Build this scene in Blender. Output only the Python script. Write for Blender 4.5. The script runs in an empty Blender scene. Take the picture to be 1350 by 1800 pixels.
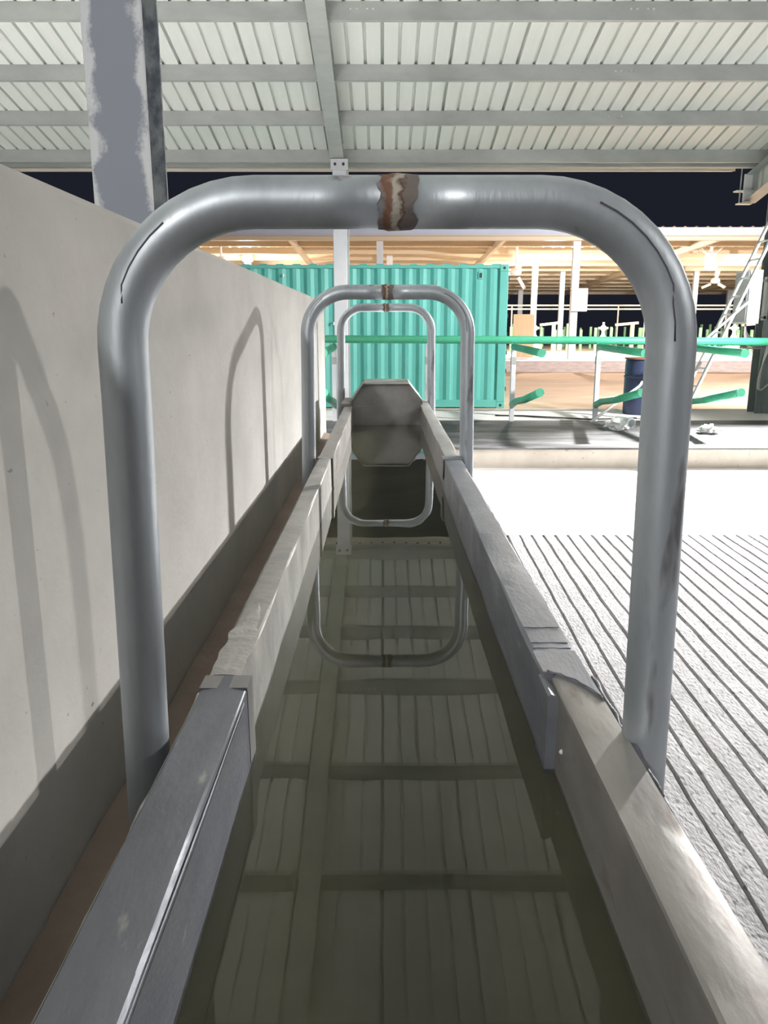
import bpy, bmesh, math, random
from mathutils import Vector, Matrix, noise
random.seed(7)
C = bpy.context.scene.collection
scn = bpy.context.scene
H = 1.68                      # camera height over the grooved floor; z below is measured from the camera

# ------------------------------------------------------------------ camera, world, lamps, exposure
cam_d = bpy.data.cameras.new('camera'); cam = bpy.data.objects.new('camera', cam_d); C.objects.link(cam)
cam.location = (0, 0, H); cam.rotation_euler = (math.radians(90 - 13.03), 0, 0)
cam_d.sensor_fit = 'VERTICAL'; cam_d.sensor_height = 36.0; cam_d.lens = 36.0 * 1400 / 1800
cam_d.clip_start = 0.02; cam_d.clip_end = 400
scn.camera = cam

w = bpy.data.worlds.new('night'); scn.world = w; w.use_nodes = True
w.node_tree.nodes['Background'].inputs[0].default_value = (0.012, 0.0135, 0.021, 1)
w.node_tree.nodes['Background'].inputs[1].default_value = 1.0

vs = scn.view_settings
vs.view_transform = 'Standard'; vs.look = 'None'; vs.exposure = 0.0; vs.gamma = 1.0; vs.use_curve_mapping = False

def lamp(name, kind, loc, power, col=(1, 1, 1), size=0.15, target=None, angle=None, blend=0.3):
    d = bpy.data.lights.new(name, kind); o = bpy.data.objects.new(name, d); C.objects.link(o)
    d.energy = power; d.color = col
    if kind in ('POINT', 'SPOT'): d.shadow_soft_size = size
    if kind == 'SPOT': d.spot_size = math.radians(angle); d.spot_blend = blend
    o.location = (loc[0], loc[1], loc[2] + H)
    if target:
        v = Vector(target) - Vector(loc); o.rotation_euler = v.to_track_quat('-Z', 'Y').to_euler()
    return o
# floodlight high under the right side of this shed, tilted down: rakes the wall, hoops and grooved floor
lamp('shed_flood', 'SPOT', (11, -1.8, 4.76), 1350, (1.0, 0.97, 0.93), 0.13, target=(3.6, 1.0, -1.68), angle=94, blend=0.25)
# second flood further along the eave on the right, tilted down: washes out the apron
lamp('eave_flood', 'SPOT', (8.0, 12.2, 2.75), 22000, (1.0, 0.985, 0.97), 0.12, target=(5.0, 8.5, -1.68), angle=68, blend=0.7)
# added unseen fill beside it that brightens the container front
lamp('container_fill', 'SPOT', (8.2, 8.8, 2.5), 6000, (1.0, 0.98, 0.96), 0.12, target=(0.6, 16.3, -1.1), angle=44, blend=0.7)
# added fill behind the camera, brightens the column front and left roof
lamp('rear_fill', 'POINT', (-2.4, -6.0, 3.0), 1000, (1.0, 0.98, 0.95), 0.15)
# added fill left of the wall; its bounce off the floor lifts the roof
lamp('left_fill', 'SPOT', (-6.5, 6.5, 3.4), 8200, (1.0, 0.985, 0.97), 0.12, target=(-5.5, 7.5, -1.68), angle=110, blend=0.6)
# added unseen fill outside the eave, lifts the sand and the pavilion fascia
lamp('yard_fill', 'SPOT', (13.0, 15.9, 2.6), 14000, (1.0, 0.98, 0.96), 0.15, target=(5.0, 27.0, -0.6), angle=120, blend=0.6)
# the two lamps hanging under the far pavilion roof
lamp('pavilion_flood', 'POINT', (7.36, 35.9, 2.88), 3000, (1.0, 0.90, 0.76), 0.12)
lamp('pavilion_flood', 'POINT', (-5.9, 35.9, 2.8), 2300, (1.0, 0.90, 0.76), 0.12)
lamp('pavilion_flood', 'POINT', (18.0, 35.9, 2.6), 1700, (1.0, 0.90, 0.76), 0.12)  # added third lamp with no fixture, fills the pavilion's right part

# ------------------------------------------------------------------ materials
def nod(nt, t, **kw):
    n = nt.nodes.new(t)
    for k, v in kw.items(): setattr(n, k, v)
    return n
def mat(name, col, rough=0.6, metal=0.0, col2=None, scale=6.0, detail=6, stretch=(1, 1, 1), lo=0.35, hi=0.65,
        bump=0.0, bscale=40, col3=None, scale3=30, lo3=0.6, hi3=0.7, rough2=None, spec=0.5, coord='Object'):
    m = bpy.data.materials.new(name); m.use_nodes = True
    nt = m.node_tree; b = nt.nodes['Principled BSDF']; L = nt.links.new
    b.inputs['Base Color'].default_value = (*col, 1); b.inputs['Roughness'].default_value = rough
    b.inputs['Metallic'].default_value = metal; b.inputs['Specular IOR Level'].default_value = spec
    tc = nod(nt, 'ShaderNodeTexCoord'); mp = nod(nt, 'ShaderNodeMapping'); mp.inputs['Scale'].default_value = stretch
    L(tc.outputs[coord], mp.inputs[0])
    out = None
    if col2:
        n = nod(nt, 'ShaderNodeTexNoise'); n.inputs['Scale'].default_value = scale; n.inputs['Detail'].default_value = detail
        n.inputs['Roughness'].default_value = 0.62
        L(mp.outputs[0], n.inputs['Vector'])
        mr = nod(nt, 'ShaderNodeMapRange'); mr.inputs[1].default_value = lo; mr.inputs[2].default_value = hi
        L(n.outputs['Fac'], mr.inputs[0])
        mx = nod(nt, 'ShaderNodeMix', data_type='RGBA'); L(mr.outputs[0], mx.inputs[0])
        mx.inputs[6].default_value = (*col, 1); mx.inputs[7].default_value = (*col2, 1); out = mx.outputs[2]
        if rough2 is not None:
            mr2 = nod(nt, 'ShaderNodeMapRange'); mr2.inputs[3].default_value = rough; mr2.inputs[4].default_value = rough2
            L(mr.outputs[0], mr2.inputs[0]); L(mr2.outputs[0], b.inputs['Roughness'])
    if col3:
        n3 = nod(nt, 'ShaderNodeTexNoise'); n3.inputs['Scale'].default_value = scale3; n3.inputs['Detail'].default_value = 4
        L(mp.outputs[0], n3.inputs['Vector'])
        mr3 = nod(nt, 'ShaderNodeMapRange'); mr3.inputs[1].default_value = lo3; mr3.inputs[2].default_value = hi3
        L(n3.outputs['Fac'], mr3.inputs[0])
        mx3 = nod(nt, 'ShaderNodeMix', data_type='RGBA'); L(mr3.outputs[0], mx3.inputs[0])
        if out: L(out, mx3.inputs[6])
        else: mx3.inputs[6].default_value = (*col, 1)
        mx3.inputs[7].default_value = (*col3, 1); out = mx3.outputs[2]
    if out: L(out, b.inputs['Base Color'])
    if bump:
        nb = nod(nt, 'ShaderNodeTexNoise'); nb.inputs['Scale'].default_value = bscale; nb.inputs['Detail'].default_value = 8
        L(mp.outputs[0], nb.inputs['Vector'])
        bp = nod(nt, 'ShaderNodeBump'); bp.inputs['Strength'].default_value = bump; bp.inputs['Distance'].default_value = 0.01
        L(nb.outputs['Fac'], bp.inputs['Height']); L(bp.outputs[0], b.inputs['Normal'])
    return m
def emit(name, col, s):
    m = bpy.data.materials.new(name); m.use_nodes = True
    b = m.node_tree.nodes['Principled BSDF']; b.inputs['Base Color'].default_value = (*col, 1)
    b.inputs['Emission Color'].default_value = (*col, 1); b.inputs['Emission Strength'].default_value = s
    return m

M = {}
M['pipe'] = mat('galvanised_pipe', (0.58, 0.625, 0.67), 0.42, 0.7, (0.41, 0.445, 0.485), 9, 6, (1, 1, .25), .35, .7, 0.05, 120,
                (0.22, 0.22, 0.23), 16, .66, .74, rough2=0.55)
def weld_mat():
    m = bpy.data.materials.new('rusty_weld'); m.use_nodes = True; nt = m.node_tree; L = nt.links.new
    b = nt.nodes['Principled BSDF']; b.inputs['Roughness'].default_value = .7; b.inputs['Metallic'].default_value = .2
    tc = nod(nt, 'ShaderNodeTexCoord'); sp = nod(nt, 'ShaderNodeSeparateXYZ'); L(tc.outputs['Generated'], sp.inputs[0])
    n = nod(nt, 'ShaderNodeTexNoise'); n.inputs['Scale'].default_value = 45; n.inputs['Detail'].default_value = 5; L(tc.outputs['Object'], n.inputs['Vector'])
    ad = nod(nt, 'ShaderNodeMath', operation='MULTIPLY_ADD'); ad.inputs[1].default_value = .75; L(n.outputs['Fac'], ad.inputs[0]); L(sp.outputs[0], ad.inputs[2])
    cr = nod(nt, 'ShaderNodeValToRGB'); L(ad.outputs[0], cr.inputs[0]); e = cr.color_ramp.elements
    e[0].position = .42; e[0].color = (.26, .26, .27, 1); e[1].position = 1.0; e[1].color = (.20, .17, .155, 1)
    for p, c_ in ((.54, (.20, .095, .06, 1)), (.70, (.24, .13, .09, 1)), (.78, (.50, .47, .40, 1)), (.87, (.46, .42, .36, 1)), (.94, (.13, .07, .05, 1)), ):
        q = e.new(p); q.color = c_
    L(cr.outputs[0], b.inputs['Base Color'])
    bp = nod(nt, 'ShaderNodeBump'); bp.inputs['Strength'].default_value = .5; bp.inputs['Distance'].default_value = .01
    L(n.outputs['Fac'], bp.inputs['Height']); L(bp.outputs[0], b.inputs['Normal'])
    return m
M['weld'] = weld_mat()
M['seam'] = mat('pipe_seam', (0.10, 0.10, 0.11), 0.6, 0.4)
M['concrete_wall'] = mat('cast_concrete', (0.60, 0.585, 0.555), 0.85, 0, (0.48, 0.467, 0.44), 3.0, 9, (1, .7, 1), .32, .68, 0.10, 60,
                         (0.20, 0.19, 0.175), 55, .70, .78)
M['floor'] = mat('grooved_concrete', (0.41, 0.40, 0.41), 0.9, 0, (0.31, 0.305, 0.31), 9, 10, lo=.35, hi=.62, stretch=(1, .45, 1), bump=0.9, bscale=70,
                 col3=(0.16, 0.15, 0.14), scale3=60, lo3=.585, hi3=.67)
M['groove'] = mat('groove_bottom', (0.20, 0.185, 0.165), 0.95, 0, (0.30, 0.28, 0.25), 14, bump=.6)  # darker brown tone on the groove bottoms
M['apron'] = mat('pale_concrete', (0.80, 0.79, 0.77), 0.7, 0, (0.72, 0.70, 0.67), 3, 8, bump=0.15, bscale=50)
M['slab_side'] = mat('slab_concrete', (0.58, 0.53, 0.47), 0.85, 0, (0.48, 0.43, 0.38), 3, 8, bump=.2, col3=(.25, .22, .2), scale3=14, lo3=.68, hi3=.76)
M['mat'] = mat('dusty_rubber', (0.055, 0.055, 0.058), 0.75, 0, (0.22, 0.22, 0.225), 1.7, 9, (.5, 1.5, 1), .42, .74, .2, 40)
M['sand'] = mat('orange_sand', (0.62, 0.42, 0.29), 0.95, 0, (0.50, 0.33, 0.22), 1.2, 9, (.4, 1, 1), bump=.3, bscale=12)
M['dark_ground'] = mat('muddy_concrete', (0.34, 0.265, 0.215), 0.7, 0, (0.26, 0.20, 0.16), 4, bump=.3)
M['ss_blue'] = mat('scuffed_steel', (0.18, 0.19, 0.22), 0.5, 0.35, (0.25, 0.26, 0.285), 5, 9, (2, .8, 2), .35, .7, .1, 60,
                   (0.46, 0.45, 0.42), 13, .68, .76, rough2=.45)
M['ss_warm'] = mat('warm_steel', (0.36, 0.345, 0.32), 0.42, 0.35, (0.27, 0.255, 0.24), 4, 8, (2, .6, 2), bump=.06, bscale=50,
                   col3=(.20, .145, .115), scale3=14, lo3=.60, hi3=.76)
M['ss_pale'] = mat('splashed_steel', (0.42, 0.41, 0.385), 0.6, 0.2, (0.29, 0.285, 0.27), 6, 9, (1, 1.6, 1), .35, .65, .15, 40,
                   (.15, .13, .12), 26, .69, .75)
M['ss_grey'] = mat('grey_steel', (0.36, 0.35, 0.34), 0.5, 0.35, (0.29, 0.285, 0.28), 4, 8, (2, .6, 2), bump=.06, bscale=50)
M['cement'] = mat('cement_smear', (0.46, 0.45, 0.42), 0.9, 0, (0.37, 0.36, 0.335), 12, 8, bump=.3, bscale=50)
M['seal'] = mat('joint_sealant', (0.10, 0.10, 0.12), 0.5, 0, (0.17, 0.17, 0.20), 12, bump=.6)
M['galv'] = mat('galvanised_steel', (0.43, 0.45, 0.44), 0.55, 0.35, (0.36, 0.38, 0.37), 4, 8, (.5, 1, 1), bump=.03)
M['galv_bright'] = mat('painted_post', (0.62, 0.64, 0.67), 0.5, 0.1, (0.56, 0.58, 0.62), 3)
M['sheet'] = mat('roof_sheet', (0.66, 0.685, 0.66), 0.5, 0.05, (0.62, 0.645, 0.62), 1.5, 6, (4, .3, 1))
M['gutter'] = mat('gutter', (0.66, 0.60, 0.52), 0.5, 0.1)  # warm light from the pavilion put into the gutter colour
M['bolt'] = mat('bolt', (0.7, 0.7, 0.7), 0.4, 0.6)
M['hole'] = mat('dark_bolt', (0.05, 0.05, 0.05), 0.6, 0.3)
M['teal'] = mat('container_paint', (0.08, 0.37, 0.325), 0.5, 0, (0.105, 0.43, 0.385), 2.5, 8, (1, 1, .3), bump=.05, col3=(.16, .25, .22), scale3=5, lo3=.66, hi3=.76)
M['green'] = mat('green_plastic', (0.05, 0.37, 0.21), 0.4, 0, (0.07, 0.41, 0.25), 6)
M['green_end'] = mat('pipe_end', (0.085, 0.45, 0.29), 0.5)
M['pale_green'] = mat('pale_green_paint', (0.28, 0.60, 0.32), 0.5, 0, (0.36, 0.66, 0.40), 3)
M['cream'] = mat('cream_paint', (0.78, 0.72, 0.50), 0.55, 0, (0.7, 0.62, 0.42), 4)
M['white'] = mat('white_paint', (0.80, 0.80, 0.79), 0.5, 0, (0.74, 0.74, 0.73), 5)
M['fascia'] = mat('fascia_blue', (0.44, 0.47, 0.58), 0.5, 0, (0.41, 0.44, 0.55), 2)
M['tan_sheet'] = mat('tan_sheet', (0.72, 0.59, 0.43), 0.55, 0.0, (0.64, 0.52, 0.37), 2, 6, (3, .3, 1))
M['tan_steel'] = mat('tan_steel', (0.52, 0.42, 0.31), 0.5, 0.1)
M['block'] = mat('block_wall', (0.60, 0.50, 0.46), 0.9, 0, (0.42, 0.33, 0.31), 5, 9, (.6, 1, 3), bump=.4, bscale=8)
M['ply'] = mat('plywood', (0.68, 0.49, 0.30), 0.7, 0, (0.60, 0.42, 0.25), 3, 6, (5, 5, .5))
M['cabinet'] = mat('cabinet_grey', (0.34, 0.35, 0.37), 0.5)
M['barrel'] = mat('blue_plastic', (0.028, 0.042, 0.10), 0.4, 0, (0.045, 0.06, 0.13), 5, col3=(.3, .3, .36), scale3=18, lo3=.72, hi3=.8)
M['alu'] = mat('aluminium', (0.80, 0.81, 0.82), 0.45, 0.2, (0.72, 0.73, 0.74), 8)
M['cable'] = mat('white_cable', (0.62, 0.61, 0.58), 0.5)
M['black'] = mat('black_rubber', (0.02, 0.02, 0.022), 0.5)
M['hsteel'] = mat('grey_green_steel', (0.17, 0.20, 0.20), 0.5, 0.3, (0.24, 0.27, 0.27), 5, 8, (3, 3, .5))
M['lens'] = emit('lamp_lens', (1.0, 0.93, 0.8), 60.0)

# column: grey primer worn through to pale scale along its edges
def worn_column():
    m = bpy.data.materials.new('worn_primer'); m.use_nodes = True; nt = m.node_tree; L = nt.links.new
    b = nt.nodes['Principled BSDF']; b.inputs['Roughness'].default_value = .55; b.inputs['Metallic'].default_value = .15
    tc = nod(nt, 'ShaderNodeTexCoord'); sp = nod(nt, 'ShaderNodeSeparateXYZ'); L(tc.outputs['Generated'], sp.inputs[0])
    a = nod(nt, 'ShaderNodeMath', operation='SUBTRACT'); a.inputs[1].default_value = .5; L(sp.outputs[0], a.inputs[0])
    ab = nod(nt, 'ShaderNodeMath', operation='ABSOLUTE'); L(a.outputs[0], ab.inputs[0])
    n = nod(nt, 'ShaderNodeTexNoise'); n.inputs['Scale'].default_value = 14; n.inputs['Detail'].default_value = 9
    mp = nod(nt, 'ShaderNodeMapping'); mp.inputs['Scale'].default_value = (1, 1, .7); L(tc.outputs['Object'], mp.inputs[0]); L(mp.outputs[0], n.inputs['Vector'])
    n2 = nod(nt, 'ShaderNodeTexNoise'); n2.inputs['Scale'].default_value = 110; n2.inputs['Detail'].default_value = 4; L(tc.outputs['Object'], n2.inputs['Vector'])
    s1 = nod(nt, 'ShaderNodeMath', operation='MULTIPLY_ADD'); s1.inputs[1].default_value = .72; L(n.outputs['Fac'], s1.inputs[0]); L(ab.outputs[0], s1.inputs[2])
    s2 = nod(nt, 'ShaderNodeMath', operation='MULTIPLY_ADD'); s2.inputs[1].default_value = .16; L(n2.outputs['Fac'], s2.inputs[0]); L(s1.outputs[0], s2.inputs[2])
    mr = nod(nt, 'ShaderNodeMapRange'); mr.inputs[1].default_value = .77; mr.inputs[2].default_value = .90; L(s2.outputs[0], mr.inputs[0])
    mx = nod(nt, 'ShaderNodeMix', data_type='RGBA'); L(mr.outputs[0], mx.inputs[0])
    mx.inputs[6].default_value = (.27, .295, .35, 1); mx.inputs[7].default_value = (.66, .68, .70, 1)
    L(mx.outputs[2], b.inputs['Base Color'])
    return m
M['column'] = worn_column()
M['column_dark'] = mat('dark_primer', (0.24, 0.265, 0.31), .6, .1, (0.62, 0.66, 0.66), 9, 9, (1, 1, .6), .50, .62)
def water_mat():
    m = bpy.data.materials.new('murky_water'); m.use_nodes = True; nt = m.node_tree; L = nt.links.new
    b = nt.nodes['Principled BSDF']; b.inputs['Base Color'].default_value = (.92, .95, .88, 1); b.inputs['Transmission Weight'].default_value = 1.0
    b.inputs['Roughness'].default_value = 0.0; b.inputs['IOR'].default_value = 1.345
    tc = nod(nt, 'ShaderNodeTexCoord'); n = nod(nt, 'ShaderNodeTexNoise'); n.inputs['Scale'].default_value = 2.2; n.inputs['Detail'].default_value = 2
    L(tc.outputs['Object'], n.inputs['Vector'])
    bp = nod(nt, 'ShaderNodeBump'); bp.inputs['Strength'].default_value = .035; bp.inputs['Distance'].default_value = .02
    L(n.outputs['Fac'], bp.inputs['Height']); L(bp.outputs[0], b.inputs['Normal'])
    return m
M['water'] = water_mat()
M['silt'] = mat('silt', (0.128, 0.124, 0.086), 1.0, 0, (0.105, 0.10, 0.07), 3, 6, spec=0.0)

# ------------------------------------------------------------------ builders (z is camera-relative, H is added on build)
def wloc(o):
    v = Vector((0, 0, 0))
    while o: v += o.location; o = o.parent
    return v
class MB:
    def __init__(s): s.v = []; s.f = []; s.mi = []
    def add(s, vs_, fs, mi=0):
        k = len(s.v); s.v += [tuple(p) for p in vs_]; s.f += [tuple(i + k for i in f) for f in fs]; s.mi += [mi] * len(fs); return s
    def box(s, x0, x1, y0, y1, z0, z1):
        vs_ = [(x, y, z) for z in (z0, z1) for y in (y0, y1) for x in (x0, x1)]
        return s.add(vs_, [(0, 2, 3, 1), (4, 5, 7, 6), (0, 1, 5, 4), (2, 6, 7, 3), (0, 4, 6, 2), (1, 3, 7, 5)])
    def bar(s, p, q, w, h, up=(0, 0, 1)):
        p, q = Vector(p), Vector(q); d = (q - p).normalized(); u = Vector(up)
        r = d.cross(u)
        if r.length < 1e-4: r = d.cross(Vector((0, 1, 0)))
        r.normalize(); u = r.cross(d).normalized()
        vs_ = [c + r * a * w / 2 + u * b_ * h / 2 for c in (p, q) for b_ in (-1, 1) for a in (-1, 1)]
        return s.add(vs_, [(0, 1, 3, 2), (4, 6, 7, 5), (0, 4, 5, 1), (2, 3, 7, 6), (0, 2, 6, 4), (1, 5, 7, 3)])
    def tube(s, path, r, n=12, cap=True, radii=None):
        path = [Vector(p) for p in path]; rings = []; ref = None
        for i, p in enumerate(path):
            t = (path[min(i + 1, len(path) - 1)] - path[max(i - 1, 0)]).normalized()
            if ref is None:
                ref = Vector((0, 1, 0)) if abs(t.y) < .9 else Vector((1, 0, 0))
            a = (ref - t * ref.dot(t)).normalized(); b_ = t.cross(a); ref = a
            rr = radii[i] if radii else r
            rings.append([p + (a * math.cos(2 * math.pi * k / n) + b_ * math.sin(2 * math.pi * k / n)) * rr for k in range(n)])
        vs_ = [v for ring in rings for v in ring]; fs = []
        for i in range(len(path) - 1):
            for k in range(n):
                fs.append((i * n + k, i * n + (k + 1) % n, (i + 1) * n + (k + 1) % n, (i + 1) * n + k))
        if cap: fs += [tuple(range(n - 1, -1, -1)), tuple(range((len(path) - 1) * n, len(path) * n))]
        return s.add(vs_, fs)
    def lathe(s, cx, cy, prof, n=24):
        vs_ = [(cx + r * math.cos(2 * math.pi * k / n), cy + r * math.sin(2 * math.pi * k / n), z) for r, z in prof for k in range(n)]
        fs = [(i * n + k, i * n + (k + 1) % n, (i + 1) * n + (k + 1) % n, (i + 1) * n + k) for i in range(len(prof) - 1) for k in range(n)]
        fs += [tuple(range(n - 1, -1, -1)), tuple(range((len(prof) - 1) * n, len(prof) * n))]
        return s.add(vs_, fs)
    def prism_y(s, poly, y0, y1, ny=1, jit=0.0, seed=0):
        """closed (x, z) polygon swept along y, optionally dented a little"""
        n = len(poly); vs_ = []
        for i in range(ny + 1):
            y = y0 + (y1 - y0) * i / ny
            for k, (x, z) in enumerate(poly):
                dx = dz = 0
                if jit:
                    q = noise.noise_vector(Vector((y * 3.1 + seed, k * .7, seed * 1.3))); dx, dz = q.x * jit, q.z * jit * .6
                vs_.append((x + dx, y, z + dz))
        fs = [(i * n + k, i * n + (k + 1) % n, (i + 1) * n + (k + 1) % n, (i + 1) * n + k) for i in range(ny) for k in range(n)]
        fs += [tuple(range(n - 1, -1, -1)), tuple(range(ny * n, (ny + 1) * n))]
        return s.add(vs_, fs)
    def build(s, name, m, parent=None, smooth=False, bevel=0, seg=2, angle=40):
        me = bpy.data.meshes.new(name)
        vs_ = [Vector((x, y, z + H)) for x, y, z in s.v]
        if parent: org = wloc(parent)
        else:
            xs, ys, zs = zip(*[tuple(v) for v in vs_]); org = Vector(((min(xs) + max(xs)) / 2, (min(ys) + max(ys)) / 2, min(zs)))
        me.from_pydata([tuple(v - org) for v in vs_], [], s.f)
        mats = m if isinstance(m, (list, tuple)) else [m]
        for q in mats: me.materials.append(q)
        if len(mats) > 1: me.polygons.foreach_set('material_index', s.mi)
        bm = bmesh.new(); bm.from_mesh(me); bmesh.ops.recalc_face_normals(bm, faces=bm.faces); bm.to_mesh(me); bm.free()
        if smooth:
            me.polygons.foreach_set('use_smooth', [len(p.vertices) <= 4 for p in me.polygons])
            if smooth == 'angle': me.set_sharp_from_angle(angle=math.radians(angle))
        o = bpy.data.objects.new(name, me); C.objects.link(o)
        if parent: o.parent = parent
        else: o.location = org
        if bevel:
            b_ = o.modifiers.new('bevel', 'BEVEL'); b_.width = bevel; b_.segments = seg; b_.limit_method = 'ANGLE'
        return o
def tag(o, label=None, cat=None, group=None, kind=None):
    for k, v in (('label', label), ('category', cat), ('group', group), ('kind', kind)):
        if v: o[k] = v
    return o
def empty(name, loc, label=None, cat=None, group=None, kind=None):
    o = bpy.data.objects.new(name, None); C.objects.link(o); o.location = (loc[0], loc[1], loc[2] + H); o.empty_display_size = .1
    return tag(o, label, cat, group, kind)
def copy_tree(o, parent=None):
    c = o.copy(); C.objects.link(c)
    if parent: c.parent = parent
    for ch in list(o.children): copy_tree(ch, c)
    return c
def struct(o, label=None, cat=None): return tag(o, label, cat, kind='structure')

FL = -1.68; BED = -1.45; YARD = -1.60

# ------------------------------------------------------------------ setting: ground and floors
# grooved floor: ridges running along the trough, real recessed grooves with wobbling edges
mb = MB(); NY = 46; yaw = math.radians(1.6)
def fy(i): return -1.2 + (6.42 + 1.2) * i / NY
x = -0.06; cols = []
while x < 9.5:
    g = random.uniform(.018, .024); cols += [(x, 0, 0), (x + .1 - g, 0, 0), (x + .1 - g + .005, -.016, 1), (x + .1 - .005, -.016, 1)]; x += .1
cols.append((x, 0, 0))
vs_ = []
for i in range(NY + 1):
    y = fy(i)
    for k, (cx, dz, t) in enumerate(cols):
        j = noise.noise(Vector((cx * 9.0, y * 4.5, 1.7))) * .006 + noise.noise(Vector((cx * 40.0, y * 16, 5.7))) * .004
        vs_.append((cx + j + math.sin(yaw) * (y - 3), y, FL + dz + (noise.noise(Vector((cx * 6, y * 6, 9))) * .004 if not t else 0)))
n = len(cols); fs = []; mi = []
for i in range(NY):
    for k in range(n - 1):
        fs.append((i * n + k, i * n + k + 1, (i + 1) * n + k + 1, (i + 1) * n + k)); mi.append(1 if k % 4 == 2 else 0)
mb.v = vs_; mb.f = fs; mb.mi = mi
struct(mb.build('floor', [M['floor'], M['groove']]), 'grey grooved concrete floor right of the trough', 'floor')
mb = MB(); mb.box(-12, -.64, -10, 6.42, FL - .25, FL)
struct(mb.build('floor', M['apron']), 'concrete floor of the bay behind the left wall', 'floor')
mb = MB(); mb.box(-.62, .5, -3, 6.42, FL - .25, FL - .02)
struct(mb.build('floor', M['dark_ground']), 'dark muddy strip of floor under the trough', 'floor')
# apron: smooth pale concrete with a few shallow cross lines next to the grooved floor
mb = MB(); ys = [6.42]; zs = [FL - .004]
y = 6.62
while y < 7.6:
    ys += [y, y + .01, y + .03, y + .04]; zs += [FL, FL - .005, FL - .005, FL]; y += .13
ys.append(9.67); zs.append(FL)
vs_ = [(xx, yy, zz) for yy, zz in zip(ys, zs) for xx in (-12, 14)]
mb.add(vs_, [(2 * i, 2 * i + 1, 2 * i + 3, 2 * i + 2) for i in range(len(ys) - 1)])
struct(mb.build('floor', M['apron']), 'pale smooth concrete apron before the raised stall bed', 'floor')
mb = MB(); mb.box(-12, 14, 9.67, 14.6, FL - .3, BED)
struct(mb.build('stall_platform', M['slab_side'], bevel=.012), 'raised concrete platform with a low front step', 'platform')
mb = MB(); mb.box(-12, 14, 12.6, 14.6, BED, BED + .006)
struct(mb.build('platform_topping', M['apron']), 'white dusty concrete strip behind the rubber mat', 'platform')
mb = MB(); mb.box(-12, 14, 9.64, 12.6, BED, BED + .022)
tag(mb.build('stall_mat', M['mat'], bevel=.006), 'grey dusty rubber mat covering the front of the raised platform', 'mat')
mb = MB(); NX = 60; NYY = 30; vs_ = []
for j in range(NYY + 1):
    for i in range(NX + 1):
        xx = -30 + 75 * i / NX; yy = 14.4 + 16 * j / NYY
        zz = YARD + .05 * noise.noise(Vector((xx * .5, yy * .5, 0))) + .02 * noise.noise(Vector((xx * 2, yy * 2, 3)))
        if -10.5 < xx < 4 and yy < 20: zz = YARD
        vs_.append((xx, yy, min(zz, YARD + .04)))
mb.add(vs_, [(j * (NX + 1) + i, j * (NX + 1) + i + 1, (j + 1) * (NX + 1) + i + 1, (j + 1) * (NX + 1) + i) for j in range(NYY) for i in range(NX)])
struct(mb.build('ground', M['sand'], smooth=True), 'bare orange sand yard between the two sheds', 'ground')

# mud and spilt concrete filling the gap between wall and trough
mb = MB(); NM = 60; v = []
for i in range(NM + 1):
    y = -1.2 + 7.7 * i / NM
    for k in range(5):
        v.append((-.488 + .19 * k / 4, y, -.835 + .012 * noise.noise(Vector((y * 3, k * .6, 2))) + .006 * noise.noise(Vector((y * 11, k, 7)))))
    v += [(-.298, y, FL), (-.488, y, FL)]
mb.add(v, [(i * 7 + k, i * 7 + (k + 1) % 7, (i + 1) * 7 + (k + 1) % 7, (i + 1) * 7 + k) for i in range(NM) for k in range(7)] + [tuple(range(6, -1, -1)), tuple(range(NM * 7, NM * 7 + 7))])
struct(mb.build('mud_ledge', M['dark_ground'], smooth='angle'), 'brown muddy ledge between the left wall and the trough', 'ledge')
# concrete wall on the left
mb = MB(); mb.prism_y([(-.64, FL - .2), (-.49, FL - .2), (-.49, .195), (-.505, .21), (-.625, .21), (-.64, .195)], -3, 6.75, 12, .004, 3)
struct(mb.build('wall_left', M['concrete_wall'], smooth='angle'), 'tall grey cast concrete wall left of the trough', 'wall')

# ------------------------------------------------------------------ roof of this shed
K, SL = 5.923, .21
def zr(y): return K - SL * y
ceiling = empty('ceiling', (0, 6, zr(6)), 'pale ribbed metal roof over the trough', 'roof', kind='structure')
X0, X1, Y0, Y1 = -13.8, 13.8, -10.5, 15.35
per, pw = .23, .92
def sheet_mesh(x0):
    b = MB(); pts = []
    for k in range(4):
        a = x0 + k * per
        d_ = .07 if k == 3 else .042
        pts += [(a, 0), (a + .184, 0), (a + .190, d_), (a + .224, d_)]
    pts.append((x0 + pw, 0))
    th = .0022
    top = [(px, pz + th) for px, pz in reversed(pts)]
    poly = pts + top; n = len(poly); m_ = len(pts)
    v = [(px, y, zr(y) + .1 + pz) for y in (Y0, Y1) for px, pz in poly]
    f = [(k, (k + 1) % n, n + (k + 1) % n, n + k) for k in range(n)]
    for base in (0, n):
        for k in range(m_ - 1): f.append((base + k, base + k + 1, base + n - 2 - k, base + n - 1 - k))
    return b.add(v, f)
o0 = sheet_mesh(X0).build('roof_sheet', M['sheet'], ceiling)
for i in range(1, 30):
    c = o0.copy(); C.objects.link(c); c.parent = ceiling; c.location.x += i * pw; c.location.z -= (i % 2) * .003
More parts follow.
